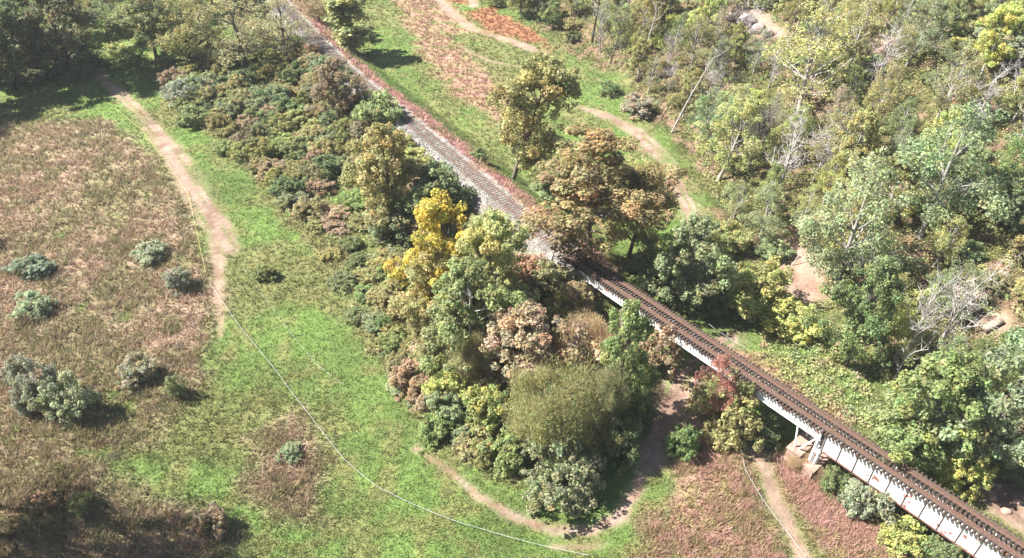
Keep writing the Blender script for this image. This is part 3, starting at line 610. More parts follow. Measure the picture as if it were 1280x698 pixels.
HERO = [
 # top left, along the shaded edge of the field
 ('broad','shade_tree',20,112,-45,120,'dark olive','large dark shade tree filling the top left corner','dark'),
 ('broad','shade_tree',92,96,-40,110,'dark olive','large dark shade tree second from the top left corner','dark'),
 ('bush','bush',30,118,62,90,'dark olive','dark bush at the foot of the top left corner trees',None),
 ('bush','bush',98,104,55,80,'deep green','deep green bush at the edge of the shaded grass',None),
 ('broad','leafy_tree',196,92,-22,84,'green','leafy green tree above the upper end of the dirt track'),
 ('open','leafy_tree',245,98,-10,80,'olive','olive thin-leaved tree right of the green tree at the top left'),
 ('semi','twiggy_tree',305,90,-8,110,'tan-olive','brown twiggy half-bare tree near the top of the railway','grey'),
 ('semi','twiggy_tree',360,78,-6,90,'tan-olive','twiggy half-bare tree beside the far railway curve','grey'),
 ('bush','bush',152,86,52,46,'yellow-green','pale yellow-green bush between the dark trees and the leafy green tree',None),
 ('bush','round_bush',232,138,90,54,'silver-green','round silver-green bush beside the mown strip at the top left',None),
 ('snag','dead_trunk',333,50,-14,22,'bare grey','thin pale leaning dead trunk beside the top end of the railway','pale',(.30,0)),
 ('vine','vine_covered_tree',434,60,-12,46,'yellow-green','yellow-green vine-covered snag standing beside the far railway','dark'),
 ('bush','bush',456,54,28,36,'deep green','dark bush at the right foot of the vine-covered snag',None),
 ('broad','small_tree',425,152,74,66,'reddish brown','small reddish brown tree beside the railway, left side','grey'),
 ('bush','bush',472,166,112,66,'grey-green','grey-green bush overhanging the railway left of the red grass',None),
 ('open','small_tree',400,28,-12,46,'brown','small brown bare-topped tree right of the railway at the top','grey'),
 # bank between railway and mown strip
 ('broad','small_tree',490,282,158,86,'olive','olive tree beside the ballast, left of the dark green bush','grey'),
 ('bush','bush',545,288,198,84,'deep green','dark green bush on the bank beside the bare ballast',None),
 ('bush','bush',500,312,262,72,'grey-green','grey-green bush below the olive tree on the bank',None),
 ('broad','yellow_tree',564,398,246,104,'golden yellow','golden yellow autumn tree beside the railway bank','grey'),
 ('broad','sycamore_tree',624,415,268,92,'yellow-green','yellow-green leafy tree just right of the golden tree','pale'),
 ('broad','sycamore_tree',545,418,318,72,'yellow-green','yellow-green tree in front of the golden tree, to its lower left','grey'),
 ('broad','sycamore_tree',590,468,338,98,'green','broad green tree in the middle of the central thicket','pale'),
 ('broad','small_tree',655,498,388,112,'dusty red','dusty red leafed tree in the central thicket','grey'),
 ('feather','wispy_shrub',590,505,404,66,'tan-olive','small olive-brown wispy shrub left of the dusty red tree',None),
 ('feather','wispy_shrub',735,492,380,88,'orange-brown','orange-brown wispy shrub behind the big olive one',None),
 ('feather','wispy_shrub',690,588,416,150,'tan-olive','largest olive wispy shrub, dome-shaped, in the central thicket',None),
 ('feather','wispy_shrub',748,572,428,96,'tan-olive','olive wispy shrub adjoining the largest one on its right',None),
 ('broad','leafy_tree',772,530,384,72,'green','bright green slender tree left of the dirt underpass','grey'),
 ('bush','round_bush',702,632,545,104,'grey-green','large round grey-green bush standing alone on the mown grass',None),
 ('bush','bush',545,480,420,62,'rust-tinged green','rust-tinged bush at the left edge of the central thicket',None),
 ('bush','bush',520,500,462,56,'dusty red','dusty red low bush at the lower left of the central thicket',None),
 ('bush','bush',566,512,455,64,'bright yellow-green','bright yellow-green bush at the lower left of the central thicket',None),
 ('bush','bush',610,545,490,70,'olive','olive bush left of the largest wispy shrub',None),
 ('bush','bush',632,590,540,62,'green','green bush touching the left of the lone round bush',None),
 ('shrub','bush',590,570,535,52,'tan-olive','low tan-olive bush at the bottom of the central thicket',None),
 ('bush','bush',560,535,500,48,'grey-green','low grey-green bush at the bottom left of the thicket',None),
 ('bush','bush',655,470,420,60,'rust-tinged green','rust-tinged bush directly right of the broad green tree',None),
 ('shrub','bush',690,372,330,50,'tan-olive','tan scrub bush on the bank at the left end of the bridge',None),
 ('shrub','bush',662,360,318,46,'dusty red','pinkish scrub bush on the bank just below the ballast',None),
 ('shrub','bush',720,392,352,46,'brown','brown scrub bush below the first bridge span',None),
 ('bush','bush',700,420,372,56,'olive','olive bush below the first bridge span, left of the orange-brown shrub',None),
 ('shrub','bush',818,470,405,56,'reddish brown','dark reddish bush under the bridge beside the stone pier',None),
 ('bush','bush',772,585,515,66,'deep green','deep green bush between the largest wispy shrub and the underpass track',None),
 ('bush','bush',952,556,512,54,'deep green','deep green bush under the bridge, right of the yellow-green tree there',None),
 ('bush','bush',1175,712,668,60,'deep green','deep green bush below the paneled girder at the bottom edge',None),
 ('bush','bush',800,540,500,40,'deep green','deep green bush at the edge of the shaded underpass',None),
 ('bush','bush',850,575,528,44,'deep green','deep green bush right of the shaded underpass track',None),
 # meadow trees right of the railway
 ('broad','maple_tree',642,224,60,124,'rust-tinged green','tall rust-tinged tree on the meadow side of the railway','grey',(.3,0)),
 ('broad','maple_tree',738,316,178,136,'rusty','rusty orange-leaved tree overhanging the start of the bridge','grey',(-.04,.06)),
 ('open','maple_tree',785,322,206,92,'rust-tinged green','thin-leaved tree right of the rusty one at the bridge end','grey',(.1,0)),
 ('snag','dead_trunk',683,345,285,20,'bare grey','leaning grey dead trunk at the left end of the bridge','pale',(.22,0)),
 ('bush','bush',690,262,222,60,'grey-green','grey-green bush at the foot of the rust-tinged tree',None),
 ('shrub','bush',598,205,185,26,'green','small green bush by the red grass beside the railway',None),
 ('broad','leafy_tree',850,392,272,92,'grey-green','grey-green tree just beyond the middle of the bridge','grey'),
 ('bush','bush',812,362,292,62,'green','green bush beyond the bridge, left of the grey-green tree',None),
 ('snag','dead_trunk',812,352,318,10,'bare grey','short white trunk beyond the first bridge span','white',(.12,0)),
 ('bush','bush',880,400,340,60,'deep green','deep green bush right of the grey-green tree by the bridge',None),
 ('bush','bush',930,402,318,104,'yellow-green','broad yellow-green bush beyond the bridge',None),
 ('bush','bush',985,425,370,76,'bright yellow-green','bright yellow-green bush below the brown earth bank',None),
 ('bush','bush',905,325,280,60,'yellow-green','yellow-green bush below the bend of the right trail',None),
 ('bush','leafy_bush',908,556,462,88,'yellow-green','yellow-green leafy bush against the bridge below the crimson-topped one',None),
 ('open','red_leafed_tree',890,530,444,50,'crimson','slim crimson-topped tree rising in front of the bridge rail','grey'),
 ('feather','wispy_shrub',1000,592,560,46,'dusty red','pinkish wispy shrub at the foot of the white bridge post',None),
 ('feather','wispy_shrub',1030,606,580,40,'dusty red','pinkish wispy shrub under the left end of the paneled girder',None),
 ('bush','round_bush',1075,648,596,64,'blue-green','blue-green bush in front of the paneled girder',None),
 ('bush','bush',1040,618,586,40,'deep green','small dark bush below the left end of the paneled girder',None),
 ('shrub','bush',1120,690,650,60,'yellow-green','yellow-green bush below the paneled girder, right of the blue-green one',None),
 # rough field, left
 ('bush','grey_weed_clump',190,330,302,44,'silver-green','grey weed clump left of the dirt track end',None),
 ('bush','grey_weed_clump',228,368,332,34,'silver-green','small grey weed clump just below the dirt track end',None),
 ('bush','grey_weed_clump',46,400,362,48,'silver-green','grey weed clump below the shadow at the left edge',None),
 ('bush','grey_weed_clump',45,352,322,52,'blue-green','shaded weed clump at the left edge of the field',None),
 ('bush','grey_weed_clump',50,520,440,62,'silver-green','large silver-grey weed clump, left one of the joined pair in the rough field',None),
 ('bush','grey_weed_clump',92,530,462,64,'silver-green','large silver-grey weed clump, right one of the joined pair in the rough field',None),
 ('bush','grey_weed_clump',172,484,448,54,'silver-green','silver-grey weed clump right of the largest one',None),
 ('bush','grey_weed_clump',222,500,462,26,'grey-green','narrow grey-green weed clump at the edge of the mown grass',None),
 ('shrub','weed_clump',335,354,330,32,'green','low green weed clump on the mown strip',None),
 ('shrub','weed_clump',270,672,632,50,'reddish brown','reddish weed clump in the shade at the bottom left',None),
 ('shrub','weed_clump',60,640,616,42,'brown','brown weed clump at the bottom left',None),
 ('shrub','weed_clump',365,575,556,36,'grey-green','grey-green weed clump in the tan patch of the mown field',None),
 ('bush','grey_weed_clump',110,645,614,34,'tan-olive','tan upright weed clump at the bottom left',None),
 # wooded slope, named ones
 ('open','tree',1040,368,190,126,'grey-green','grey-green tree with thick pale trunk beside the brown earth bank','pale'),
 ('snag','dead_trunk',990,332,292,14,'bare grey','short pale leaning trunk standing on the brown earth bank','white',(.3,0)),
 ('snag','dead_trunk',906,284,246,12,'bare grey','short pale leaning trunk right of the trail bend','white',(.32,0)),
 ('open','tree',1150,298,128,128,'grey-green','large grey-green tree with a pale forked trunk in mid-slope','pale'),
 ('broad','tree',1058,458,318,86,'deep green','dense deep green tree left of the bare grey tree','grey'),
 ('bare','bare_tree',1116,478,338,88,'bare grey','bare grey tree in the hollow right of the deep green tree','pale'),
 ('bare','bare_tree',1152,470,332,92,'bare grey','bare grey forked tree right of the other bare one in the hollow','pale',(.12,0)),
 ('broad','tree',1125,588,440,128,'green','big green tree directly behind the middle of the paneled girder','grey'),
 ('broad','tree',1205,600,410,150,'grey-green','big grey-green tree near the right edge above the bridge','grey'),
 ('snag','dead_trunk',1200,530,490,22,'bare grey','fallen-looking pale limb sticking from the big grey-green tree','white',(.7,0)),
 ('bush','bush',1192,622,560,66,'bright yellow-green','bright yellow-green bush right behind the paneled girder',None),
 ('bush','bush',1255,600,560,60,'green','green bush at the right edge above the bridge',None),
 ('bare','bare_tree',1212,168,78,74,'bare grey','leafless pinkish white dead tree high on the right slope','white'),
 ('semi','tree',998,142,2,128,'yellow-green','tall yellow-green tree with white forked limbs high on the slope','white'),
 ('bare','bare_tree',942,198,108,92,'bare grey','leafless grey tree beside the trail, lower slope','grey'),
 ('semi','bare_tree',1050,202,128,84,'tan-olive','nearly leafless grey tree below the white-limbed one','pale'),
 ('snag','dead_trunk',800,86,14,20,'bare grey','straight white dead trunk above the meadow corner','white',(.16,0)),
 ('snag','dead_trunk',740,56,-20,26,'bare grey','dark forked dead trunk at the top middle','dark',(.1,0)),
 ('bare','bare_tree',762,80,2,54,'bare grey','bare grey tree between the two dead trunks at the top middle','grey',(.16,0)),
 ('snag','dead_trunk',840,166,66,26,'bare grey','long thin leaning dead trunk above the right trail','pale',(.34,0)),
 ('snag','dead_trunk',826,150,120,14,'bare grey','short dark leaning trunk above the right trail','dark',(.3,0)),
 ('open','tree',897,226,120,84,'yellow-green','yellow-green tree with a leaning grey trunk right of the trail','pale',(.2,0)),
 ('bare','bare_tree',925,218,138,76,'bare grey','leafless grey tree right of the trail, below the other leafless grey one','pale',(.1,0)),
 ('bare','bare_tree',975,240,128,96,'bare grey','broad leafless grey tree in the middle of the slope, left of the pale-trunked tree','pale',(.08,0)),
 ('bare','bare_tree',1015,228,150,84,'bare grey','leafless grey tree just above the tree with a thick pale trunk','pale',(.12,0)),
 ('bare','bare_tree',882,118,40,64,'bare grey','leafless leaning tree above the long thin leaning trunk','grey',(.2,0)),
 ('bare','bare_tree',1088,112,30,64,'bare grey','leafless white tree right of the tall white-limbed one','white',(.1,0)),
 ('bare','bare_tree',930,62,-8,50,'bare grey','bare white tree before the pale rocks at the top','white',(.1,0)),
 ('bare','bare_tree',905,48,-20,50,'bare grey','bare grey tree left of the pale rocks at the top','grey',(.16,0)),
 ('open','tree',1262,250,140,90,'green','green tree at the right edge with a pale leaning trunk','pale',(.12,0)),
 ('broad','tree',1258,80,10,80,'blue-green','dark blue-green round tree at the top right edge','grey'),
 ('bush','round_bush',795,150,118,44,'silver-green','silver-green bush beside the upper trail bend',None),
 ('bush','bush',760,122,98,30,'green','small round green bush at the meadow corner',None),
]
for h in HERO:
    h = list(h)
    if 480 < h[2] < 790 and 270 < h[3] < 560: h[5] *= 1.15; h[4] -= 6
    kind, name, bx, by, ty, w, hue, label = h[:8]; bark = h[8] if len(h) > 8 else None; ln = h[9] if len(h) > 9 else (0,0)
    isbush = bark is None
    if isbush: by -= .2*w
    px_plant(kind, name, bx, by, ty, w, hue, label, bark or 'grey', ln, ('weeds' if 'weed' in name else 'bush') if isbush else 'tree')
NHERO = len(MADE)

# ------------------------------------------------------------------ fill: bank thicket and wooded slope
ORD = ['first','second','third','fourth','fifth','sixth','seventh','eighth','ninth','tenth','eleventh','twelfth','thirteenth','fourteenth','fifteenth','sixteenth','seventeenth','eighteenth','nineteenth','twentieth']
ORD += ['twenty-'+o for o in ORD[:9]]+['thirtieth']+['thirty-'+o for o in ORD[:9]]
def scatter(poly, spacing, n, clear, ok=None):
    P = [ground_px(*p) for p in poly]; A_ = np.array(P); lo, hi = A_.min(0), A_.max(0); out = []
    for _ in range(n):
        x, y = rng.uniform(lo[0], hi[0]), rng.uniform(lo[1], hi[1])
        if not in_poly(np.array(x), np.array(y), P): continue
        if any((x-a)**2+(y-b)**2 < (spacing*random.uniform(.8, 1.25))**2 for a, b in out): continue
        if any((x-m_[1])**2+(y-m_[2])**2 < (clear*m_[5]+.35*spacing)**2 for m_ in MADE[:NHERO]): continue
        qq, sd_, ar_ = seg_dist(np.array([x]), np.array([y]), trk)
        if qq[0] < (4.2 if sd_[0] < 0 or ar_[0] > TL-75 else 3.0): continue
        if ((x-BR0[0])*BDIR[0]+(y-BR0[1])*BDIR[1]) > -4 and abs((x-BR0[0])*BNRM[0]+(y-BR0[1])*BNRM[1]) < 5.0: continue
        if any(poly_mask(np.array([x]), np.array([y]), E_, .5)[0] > .3 for E_ in EARTH): continue
        if any(seg_dist(np.array([x]), np.array([y]), p_)[0][0] < max(w_)+1.2 for p_, w_, _ in PATHS): continue
        if ok and not ok(x, y): continue
        out.append((x, y))
    return out
def rows(specs, place, group, nrow=None):
    """specs: (x, y, kind, hue, h, r, bark, lean, noun, cat); label by row from the top and place from the left"""
    specs = [(proj(s_[0], s_[1], float(height(s_[0], s_[1]))+s_[4]*.6), s_) for s_ in specs]
    specs = [q for q in specs if -90 < q[0][0] < 1370 and -70 < q[0][1] < 790]
    specs.sort(key=lambda q: q[0][1]); nrow = math.ceil(len(specs)/22); per = math.ceil(len(specs)/nrow); print(place, len(specs))
    for i in range(nrow):
        row = sorted(specs[i*per:(i+1)*per], key=lambda q: q[0][0])
        for j, (_, (x, y, kind, hue, h, r_, bark, lean, noun, cat)) in enumerate(row):
            put(kind, noun.replace(' ', '_').replace('-', '_'), x, y, h, r_, hue, bark, lean,
                f"{hue+' ' if kind not in ('bare',) else 'grey '}{noun} {place}, {ORD[j]} from left, {ORD[i]} row", cat, group)
BANK = [(205,85),(330,55),(385,62),(440,110),(500,170),(560,265),(545,330),(490,430),(520,520),(462,440),(432,380),(412,325),(365,255),(305,208),(240,155)]
sp = []
for x, y in scatter(BANK, 3.0, 2600, .30):
    hue = random.choices(['olive','green','grey-green','deep green','tan-olive','yellow-green','reddish brown','dusty red'], [5,5,4,3,3,2,1,1])[0]
    px_, py_, _ = proj(x, y, float(height(x, y))); low = py_ > 285 and px_ < 520
    h = rnd(1.0, 2.0) if low else rnd(2.2, 4.6); r_ = rnd(1.4, 2.4) if low else rnd(2.2, 3.5)
    sp.append((x, y, random.choice(('bush','bush','shrub')), hue, h, r_, 'grey', (0,0), 'bush', 'bush'))
rows(sp, 'on the railway bank', 'bushes on the railway bank', 6)
THICKET = [(470,330),(540,350),(640,400),(700,372),(770,430),(782,540),(700,560),(610,590),(535,545),(480,450)]; sp = []
for x, y in scatter(THICKET, 2.6, 2200, .16):
    hue = random.choices(['olive','green','rust-tinged green','tan-olive','yellow-green','dusty red','grey-green'], [4,3,3,3,3,1.5,2])[0]
    sp.append((x, y, random.choice(('bush','shrub')), hue, rnd(1.4, 3.4), rnd(1.4, 2.4), 'grey', (0,0), 'bush', 'bush'))
rows(sp, 'within the central thicket', 'bushes of the central thicket')
SLOPE = [(690,-30),(1330,-40),(1340,640),(1270,590),(1180,520),(1110,450),(1040,395),(960,325),(895,250),(870,180),(800,110),(740,60)]
sp = []
for x, y in scatter(SLOPE, 4.6, 5000, .42):
    px_, py_, _ = proj(x, y, float(height(x, y)))
    up = py_ < 180
    kind = random.choices(['broad','open','semi','bare','bush','shrub'], [2.5,6,4.5,2.4,3,1] if up else [4,5,2,1,3,1])[0]
    hue = random.choices(['yellow-green','olive','tan-olive','grey-green','green','rusty','bright yellow-green','dusty red'], [6,4,4,3,2,.25,3,.2] if up else [3,2,1,5,5,.1,3,.1])[0]
    if kind in ('bush','shrub'): h, r_, noun, cat = rnd(2, 4), rnd(1.8, 3.2), 'bush', 'bush'
    else:
        h = rnd(7.5, 13); r_ = h*rnd(.27, .36); noun = {'broad': 'leafy tree', 'open': 'thin-leaved tree', 'semi': 'half-bare tree', 'bare': 'bare tree'}[kind]; cat = 'tree'
    sp.append((x, y, kind, hue, h, r_, random.choice(('pale','white','pale')), (rnd(-.05,.16), rnd(-.1,.05)), noun, cat))
print('slope', len(sp))
rows(sp, 'on the wooded slope', 'plants on the wooded slope', 9)
# top middle and top left wood edge
TOPS = [[(560,-20),(700,-30),(745,60),(690,45),(620,8)], [(-60,-30),(430,-45),(360,10),(300,20),(150,60),(-60,90)]]
sp = []
for P in TOPS:
    for x, y in scatter(P, 5.0, 1500, .35):
        kind = random.choices(['broad','open','semi','bush'], [3,3,2,3])[0]; h = rnd(2.2, 4) if kind == 'bush' else rnd(7, 12)
        sp.append((x, y, kind, random.choice(('olive','dark olive','tan-olive','green','deep green')), h, h*.75 if kind == 'bush' else h*.34, 'grey', (0,0),
                   {'bush': 'bush', 'broad': 'leafy tree', 'open': 'thin-leaved tree', 'semi': 'half-bare tree'}[kind], 'bush' if kind == 'bush' else 'tree'))
rows(sp, 'along the top edge', 'trees along the top edge', 2)

# undergrowth: one mass of low leafy growth under the wood, the bank and the valley beyond the bridge
UG = [SLOPE, BANK, [(870,320),(960,330),(1060,420),(1120,480),(1110,560),(1040,520),(960,460),(900,410)], [(500,420),(560,380),(700,380),(780,440),(790,520),(700,560),(600,580),(540,530)], TOPS[0], TOPS[1]]
Vs, Ts = [], []
for P, n, hs in zip(UG, (2500, 760, 260, 300, 150, 260), ((.5,1.7),(.4,1.2),(.5,1.3),(.4,1.2),(.5,1.5),(.5,1.5))):
    Q = [ground_px(*p) for p in P]; B = np.array(Q); lo, hi = B.min(0), B.max(0)
    xy = rng.uniform(lo, hi, (n*6, 2)); k_ = in_poly(xy[:,0], xy[:,1], Q); qd = seg_dist(xy[:,0], xy[:,1], trk)[0]; k_ &= qd > 3.4
    for E_ in EARTH: k_ &= poly_mask(xy[:,0], xy[:,1], E_, .4) < .4
    for p_, w_, _ in PATHS: k_ &= seg_dist(xy[:,0], xy[:,1], p_)[0] > max(w_)+.8
    xy = xy[k_][:n]; n = len(xy); zz = height(xy[:,0], xy[:,1]); hh = rng.uniform(*hs, n); L = 60
    base = np.array([HUE[random.choices(['yellow-green','olive','tan-olive','grey-green','green','brown','dusty red'], [4,4,4,3,3,1.5,1])[0]] for _ in range(n)])
    ci = np.repeat(np.arange(n), L); m = len(ci); d = rng.normal(size=(m, 3)); d[:,2] = np.abs(d[:,2]); d /= np.linalg.norm(d, axis=1)[:,None]
    rr = hh[ci][:,None]; p = np.concatenate([xy[ci], zz[ci][:,None]], 1)+d*rr*np.array([1.15,1.15,.9])*(.3+.7*rng.random((m,1))); p[:,2] = np.maximum(p[:,2], height(p[:,0], p[:,1])+.08)
    nr = d*.6+np.array([0,0,.4])+rng.normal(size=(m,3))*.5; nr /= np.linalg.norm(nr, axis=1)[:,None]; t = np.cross(nr, rng.normal(size=(m,3))); t /= np.linalg.norm(t, axis=1)[:,None]; b = np.cross(nr, t)
    s_ = (.10+.13*rng.random((m,1))); V = np.stack([p-t*s_*.9, p+b*s_*.55, p+t*s_*.9, p-b*s_*.55], 1)
    Vs.append(V.reshape(-1,3)); Ts.append(np.repeat(base[ci]*(.6+.7*rng.random((m,1))), 4, 0))
V = np.concatenate(Vs); tag(ob('undergrowth', mesh_np('undergrowth', V, np.arange(len(V)).reshape(-1,4), M_GRASS, np.concatenate(Ts))), 'low leafy undergrowth covering the wooded slope and the banks', 'undergrowth', kind='stuff')

# trees outside the frame on the left whose shadows reach into the field
OFF = [(-25,100,18,6),(-50,140,18,6.5),(-110,165,20,7),(-75,318,10,4.2),(-25,632,31,6),(-40,668,33,6),(-35,700,34,6)]
for i, (px_, py_, h, r_) in enumerate(sorted(OFF, key=lambda q: q[1])):
    g = ground_px(px_, py_); put('semi' if py_ > 500 else 'broad', 'field_edge_tree', g[0], g[1], h, r_, 'olive', 'grey', (0,0), 'olive tree outside the left edge, seen by its shadow, %s from the top' % ORD[i], 'tree')

# pale rocks and a log
def rock(x, y, r_, label):
    rr = np.random.default_rng(int(abs(x*100+y*10))); import bmesh
    bm = bmesh.new(); bmesh.ops.create_icosphere(bm, subdivisions=2, radius=1)
    for v in bm.verts:
        q = 1+.45*(vnoise(np.array(v.co.x*1.7+x), np.array(v.co.y*1.7+v.co.z*1.3+y), 3)-.5); v.co = Vector((v.co.x*q*1.2, v.co.y*q, max(v.co.z*q*.8, -.35)))*r_
    me = bpy.data.meshes.new('rock'); bm.to_mesh(me); bm.free(); me.materials.append(M_ROCK if 'pale' in label else M_CONC)
    tag(ob('rock', me, loc=(x, y, float(height(x, y))+.15*r_), rot=(0,0,rr.random()*6)), label, 'rock', 'pale rocks on the slope')
for i, (px_, py_, r_) in enumerate([(918,22,1.6),(932,30,2.0),(948,38,1.5),(926,42,1.2),(960,44,1.3)]):
    g = ground_px(px_, py_); rock(g[0], g[1], r_, 'pale rock in the clearing at the top of the slope, %s from the left' % ORD[[0,2,3,1,4][i]])
for i, (px_, py_, r_) in enumerate([(1222,612,.4),(1240,622,.5),(1258,640,.45),(1270,628,.4),(1248,608,.35)]):
    g = ground_px(px_, py_); rock(g[0], g[1], r_, 'brownish rock behind the bridge at the right edge, %s from the left' % ORD[[0,1,3,4,2][i]])
g0, g1 = ground_px(1228, 416), ground_px(1252, 404)
m = MB(); z0, z1 = float(height(*g0))+.35, float(height(*g1))+.4; c = np.array([*(g0+g1)/2, (z0+z1)/2])
m.tube([(g0[0]-c[0], g0[1]-c[1], z0-c[2]), (0,0,.1), (g1[0]-c[0], g1[1]-c[1], z1-c[2])], [.5,.45,.36], 8); tag(ob('fallen_log', m.mesh('fallen_log', M_POLE, True), loc=tuple(c)), 'pale fallen log on bare earth near the right edge', 'log')

# marker tapes on low stakes across the field
def tape(pts, name, label, m_, h=.45, r_=.02):
    G = gp(pts); base = G[0]; root = ob(name, None, loc=(*base, float(height(*base)))); tag(root, label, 'tape')
    P3 = []
    for a, b in zip(G[:-1], G[1:]):
        L = math.dist(a, b); n = max(2, int(L/1.2))
        for i in range(n):
            t = i/n; q = a*(1-t)+b*t; P3.append((q[0], q[1], float(height(*q))+h-.12*math.sin(math.pi*t)))
    q = G[-1]; P3.append((q[0], q[1], float(height(*q))+h))
    mm = MB(); mm.tube([Vector(p)-root.location for p in P3], r_, 4); ob('tape', mm.mesh('tape', m_), root)
    sm = MB(); sm.box((0,0,h/2-.05), (.025,.025,h/2+.1)); sme = sm.mesh('stake', M_POLE)
    for q in G: ob('stake', sme, root, loc=Vector((q[0], q[1], float(height(*q))))-root.location)
tape([(262,355),(300,410),(345,465),(390,525),(432,578),(470,610),(520,635),(580,658),(650,678),(735,697)], 'marker_tape', 'long white marker tape curving across the mown grass to the bottom edge', M_TAPE, r_=.020)
tape([(143,137),(178,165),(210,205),(236,245),(246,290),(258,345)], 'marker_tape', 'yellowish marker tape along the left side of the dirt track', M_TAPEY)
tape([(-5,186),(30,168),(66,150)], 'marker_tape', 'short yellow marker tape at the left edge near the shaded grass', M_TAPEY)
tape([(304,335),(330,372),(362,415),(395,455),(430,482)], 'marker_tape', 'faint white marker tape lying along the middle of the mown strip', M_TAPE, .12, .014)
tape([(924,555),(930,590),(952,628),(980,665),(1006,700)], 'marker_tape', 'white marker tape beside the narrow path left of the paneled girder', M_TAPE, .6)
tape([(884,410),(905,425),(930,440)], 'marker_tape', 'short white marker tape on the grass just beyond the bridge', M_TAPE, .8)
# overhead wire on the lower slope
def pole_at(px_, py_, h):
    g = ground_px(px_, py_); z = float(height(*g)); return Vector((g[0], g[1], z))
wa, wb = pole_at(1012, 330, 0), pole_at(1345, 480, 0); tops = []
for p_, lab in ((wa, 'slim wooden utility pole on the brown earth bank'), (wb, 'slim wooden utility pole just beyond the right edge')):
    m = MB(); m.tube([(0,0,-.4),(0,0,3.4)], [.10,.08], 7); root = ob('utility_pole', None, loc=p_); tag(root, lab, 'pole'); ob('post', m.mesh('post', M_POLE), root)
    m = MB(); m.box((0,0,3.25), (.06,.45,.05)); ob('crossarm', m.mesh('crossarm', M_POLE), root); tops.append(p_+Vector((0,0,3.32)))
for k_, lab in ((-.4, 'thin overhead wire crossing the lower slope, nearer strand'), (.4, 'thin overhead wire crossing the lower slope, farther strand')):
    a, b = tops[0]+Vector((0,k_,0)), tops[1]+Vector((0,k_,0)); m = MB(); m.tube([a.lerp(b, t/16)-a-Vector((0,0,1.0*math.sin(math.pi*t/16))) for t in range(17)], .025, 4)
    tag(ob('overhead_wire', m.mesh('overhead_wire', M_WIRE), loc=a), lab, 'wire')

# thin autumn haze filling the valley
hm = bpy.data.materials.new('haze'); hm.use_nodes = True; nt = hm.node_tree; nt.nodes.remove(nt.nodes['Principled BSDF'])
pv = nt.nodes.new('ShaderNodeVolumePrincipled'); pv.inputs['Color'].default_value = (.93,.96,1,1); pv.inputs['Density'].default_value = HAZE
nt.links.new(pv.outputs[0], nt.nodes['Material Output'].inputs['Volume'])
m = MB(); m.box((0,0,0), (4300, 4300, 60)); hz = ob('haze', m.mesh('haze', hm), loc=(0, 0, 46)); tag(hz, 'thin pale haze filling the valley air', 'haze', kind='stuff')

# loose ballast stones along the line
N_ = 24000; ss = rng.uniform(T0, TL, N_); oo = rng.normal(0, 1.5, N_)+.7; pp = np.array([np.interp(ss, tl, TA[:,0]), np.interp(ss, tl, TA[:,1])]).T
dd = np.array([np.interp(ss+.4, tl, TA[:,0])-np.interp(ss-.4, tl, TA[:,0]), np.interp(ss+.4, tl, TA[:,1])-np.interp(ss-.4, tl, TA[:,1])]).T; dd /= np.linalg.norm(dd, axis=1)[:,None]
pp = pp+np.stack([dd[:,1], -dd[:,0]], 1)*np.where(oo < -2.2, -oo, oo)[:,None]; zz = height(pp[:,0], pp[:,1])
tet = np.array([[1,0,-.6],[-.5,.87,-.6],[-.5,-.87,-.6],[0,0,.7]]); sz = rng.uniform(.05,.15,(N_,1,1)); V = tet[None]*sz*(1+.5*rng.normal(size=(N_,4,3))*.6)
V = V+np.concatenate([pp, zz[:,None]+.02], 1)[:,None,:]; F = (np.arange(N_)*4)[:,None,None]+np.array([[0,1,3],[1,2,3],[2,0,3],[0,2,1]])[None]
tt = A(204,198,188,.5)*(.6+.7*rng.random((N_,1)))
tag(ob('ballast_gravel', mesh_np('ballast_gravel', V.reshape(-1,3), F.reshape(-1,3), M_GRAVEL, np.repeat(tt, 4, 0))), 'loose pale grey ballast gravel along the railway', 'gravel', kind='stuff')

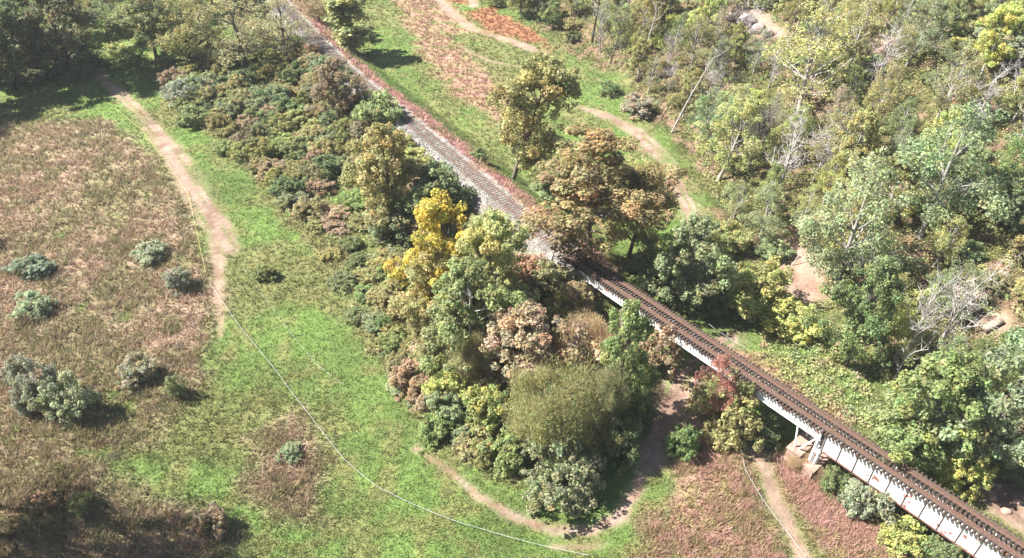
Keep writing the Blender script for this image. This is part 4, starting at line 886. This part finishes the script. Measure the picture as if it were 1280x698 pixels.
# low mounds of dry brush in the rough field and the pink weeds by the bridge
Vs, Ts = [], []
for P, n, hs, cols, L in [(DRYPOLY[0], 420, (.3,.95), [A(166,148,116,.8), A(184,152,134,.8), A(140,136,98,.75), A(150,148,122,.75)], 170), (DRYPOLY[1], 40, (.3,.8), [A(172,152,120,.8), A(180,156,134,.8)], 170), (DRYPOLY[2], 70, (.3,.8), [A(150,130,104,.75), A(140,136,98,.75)], 170),
        (PINKPOLY[0], 130, (.35,1.0), [A(202,166,152,.9), A(190,156,136,.9), A(172,158,116,.85)], 260), (PINKPOLY[1], 130, (.35,1.0), [A(206,168,156,.9), A(192,156,140,.9)], 260)]:
    B = np.array(P); xy = rng.uniform(B.min(0), B.max(0), (n*8, 2)); k_ = in_poly(xy[:,0], xy[:,1], P)
    for p_, w_, _ in PATHS: k_ &= seg_dist(xy[:,0], xy[:,1], p_)[0] > max(w_)*.8+.6
    k_ &= np.abs((xy-BR0) @ BNRM) > 2.2
    k_ &= rng.random(len(xy)) < sstep(.35, .6, fbm(xy[:,0]/6, xy[:,1]/6, 131, 3))
    xy = xy[k_][:n]; n = len(xy); hh = rng.uniform(*hs, n); wd = rng.uniform(.7, 1.7, n); base = np.array([cols[random.randrange(len(cols))] for _ in range(n)])
    ci = np.repeat(np.arange(n), L); m = len(ci); off = rng.normal(size=(m,2))*.5; x, y = xy[ci,0]+off[:,0]*wd[ci], xy[ci,1]+off[:,1]*wd[ci]; z = height(x, y)
    fall = np.exp(-(off**2).sum(1)*1.3); h = hh[ci]*fall*(.35+.75*rng.random(m)); z = z+h*.25*rng.random(m); a = rng.random(m)*6.283; w = .018+.03*rng.random(m); ln = rng.normal(size=(m,2))*.28*h[:,None]
    V = np.stack([np.stack([x-np.cos(a)*w, y-np.sin(a)*w, z], 1), np.stack([x+np.cos(a)*w, y+np.sin(a)*w, z], 1), np.stack([x+ln[:,0], y+ln[:,1], z+h], 1)], 1)
    Vs.append(V.reshape(-1,3)); Ts.append(np.repeat(base[ci]*(.65+.7*rng.random((m,1))), 3, 0))
V = np.concatenate(Vs); tag(ob('brush_mounds', mesh_np('brush_mounds', V, np.arange(len(V)).reshape(-1,3), M_GRASS, np.concatenate(Ts))), 'mounded dry brush and pinkish weeds in the rough field and by the bridge', 'brush', kind='stuff')
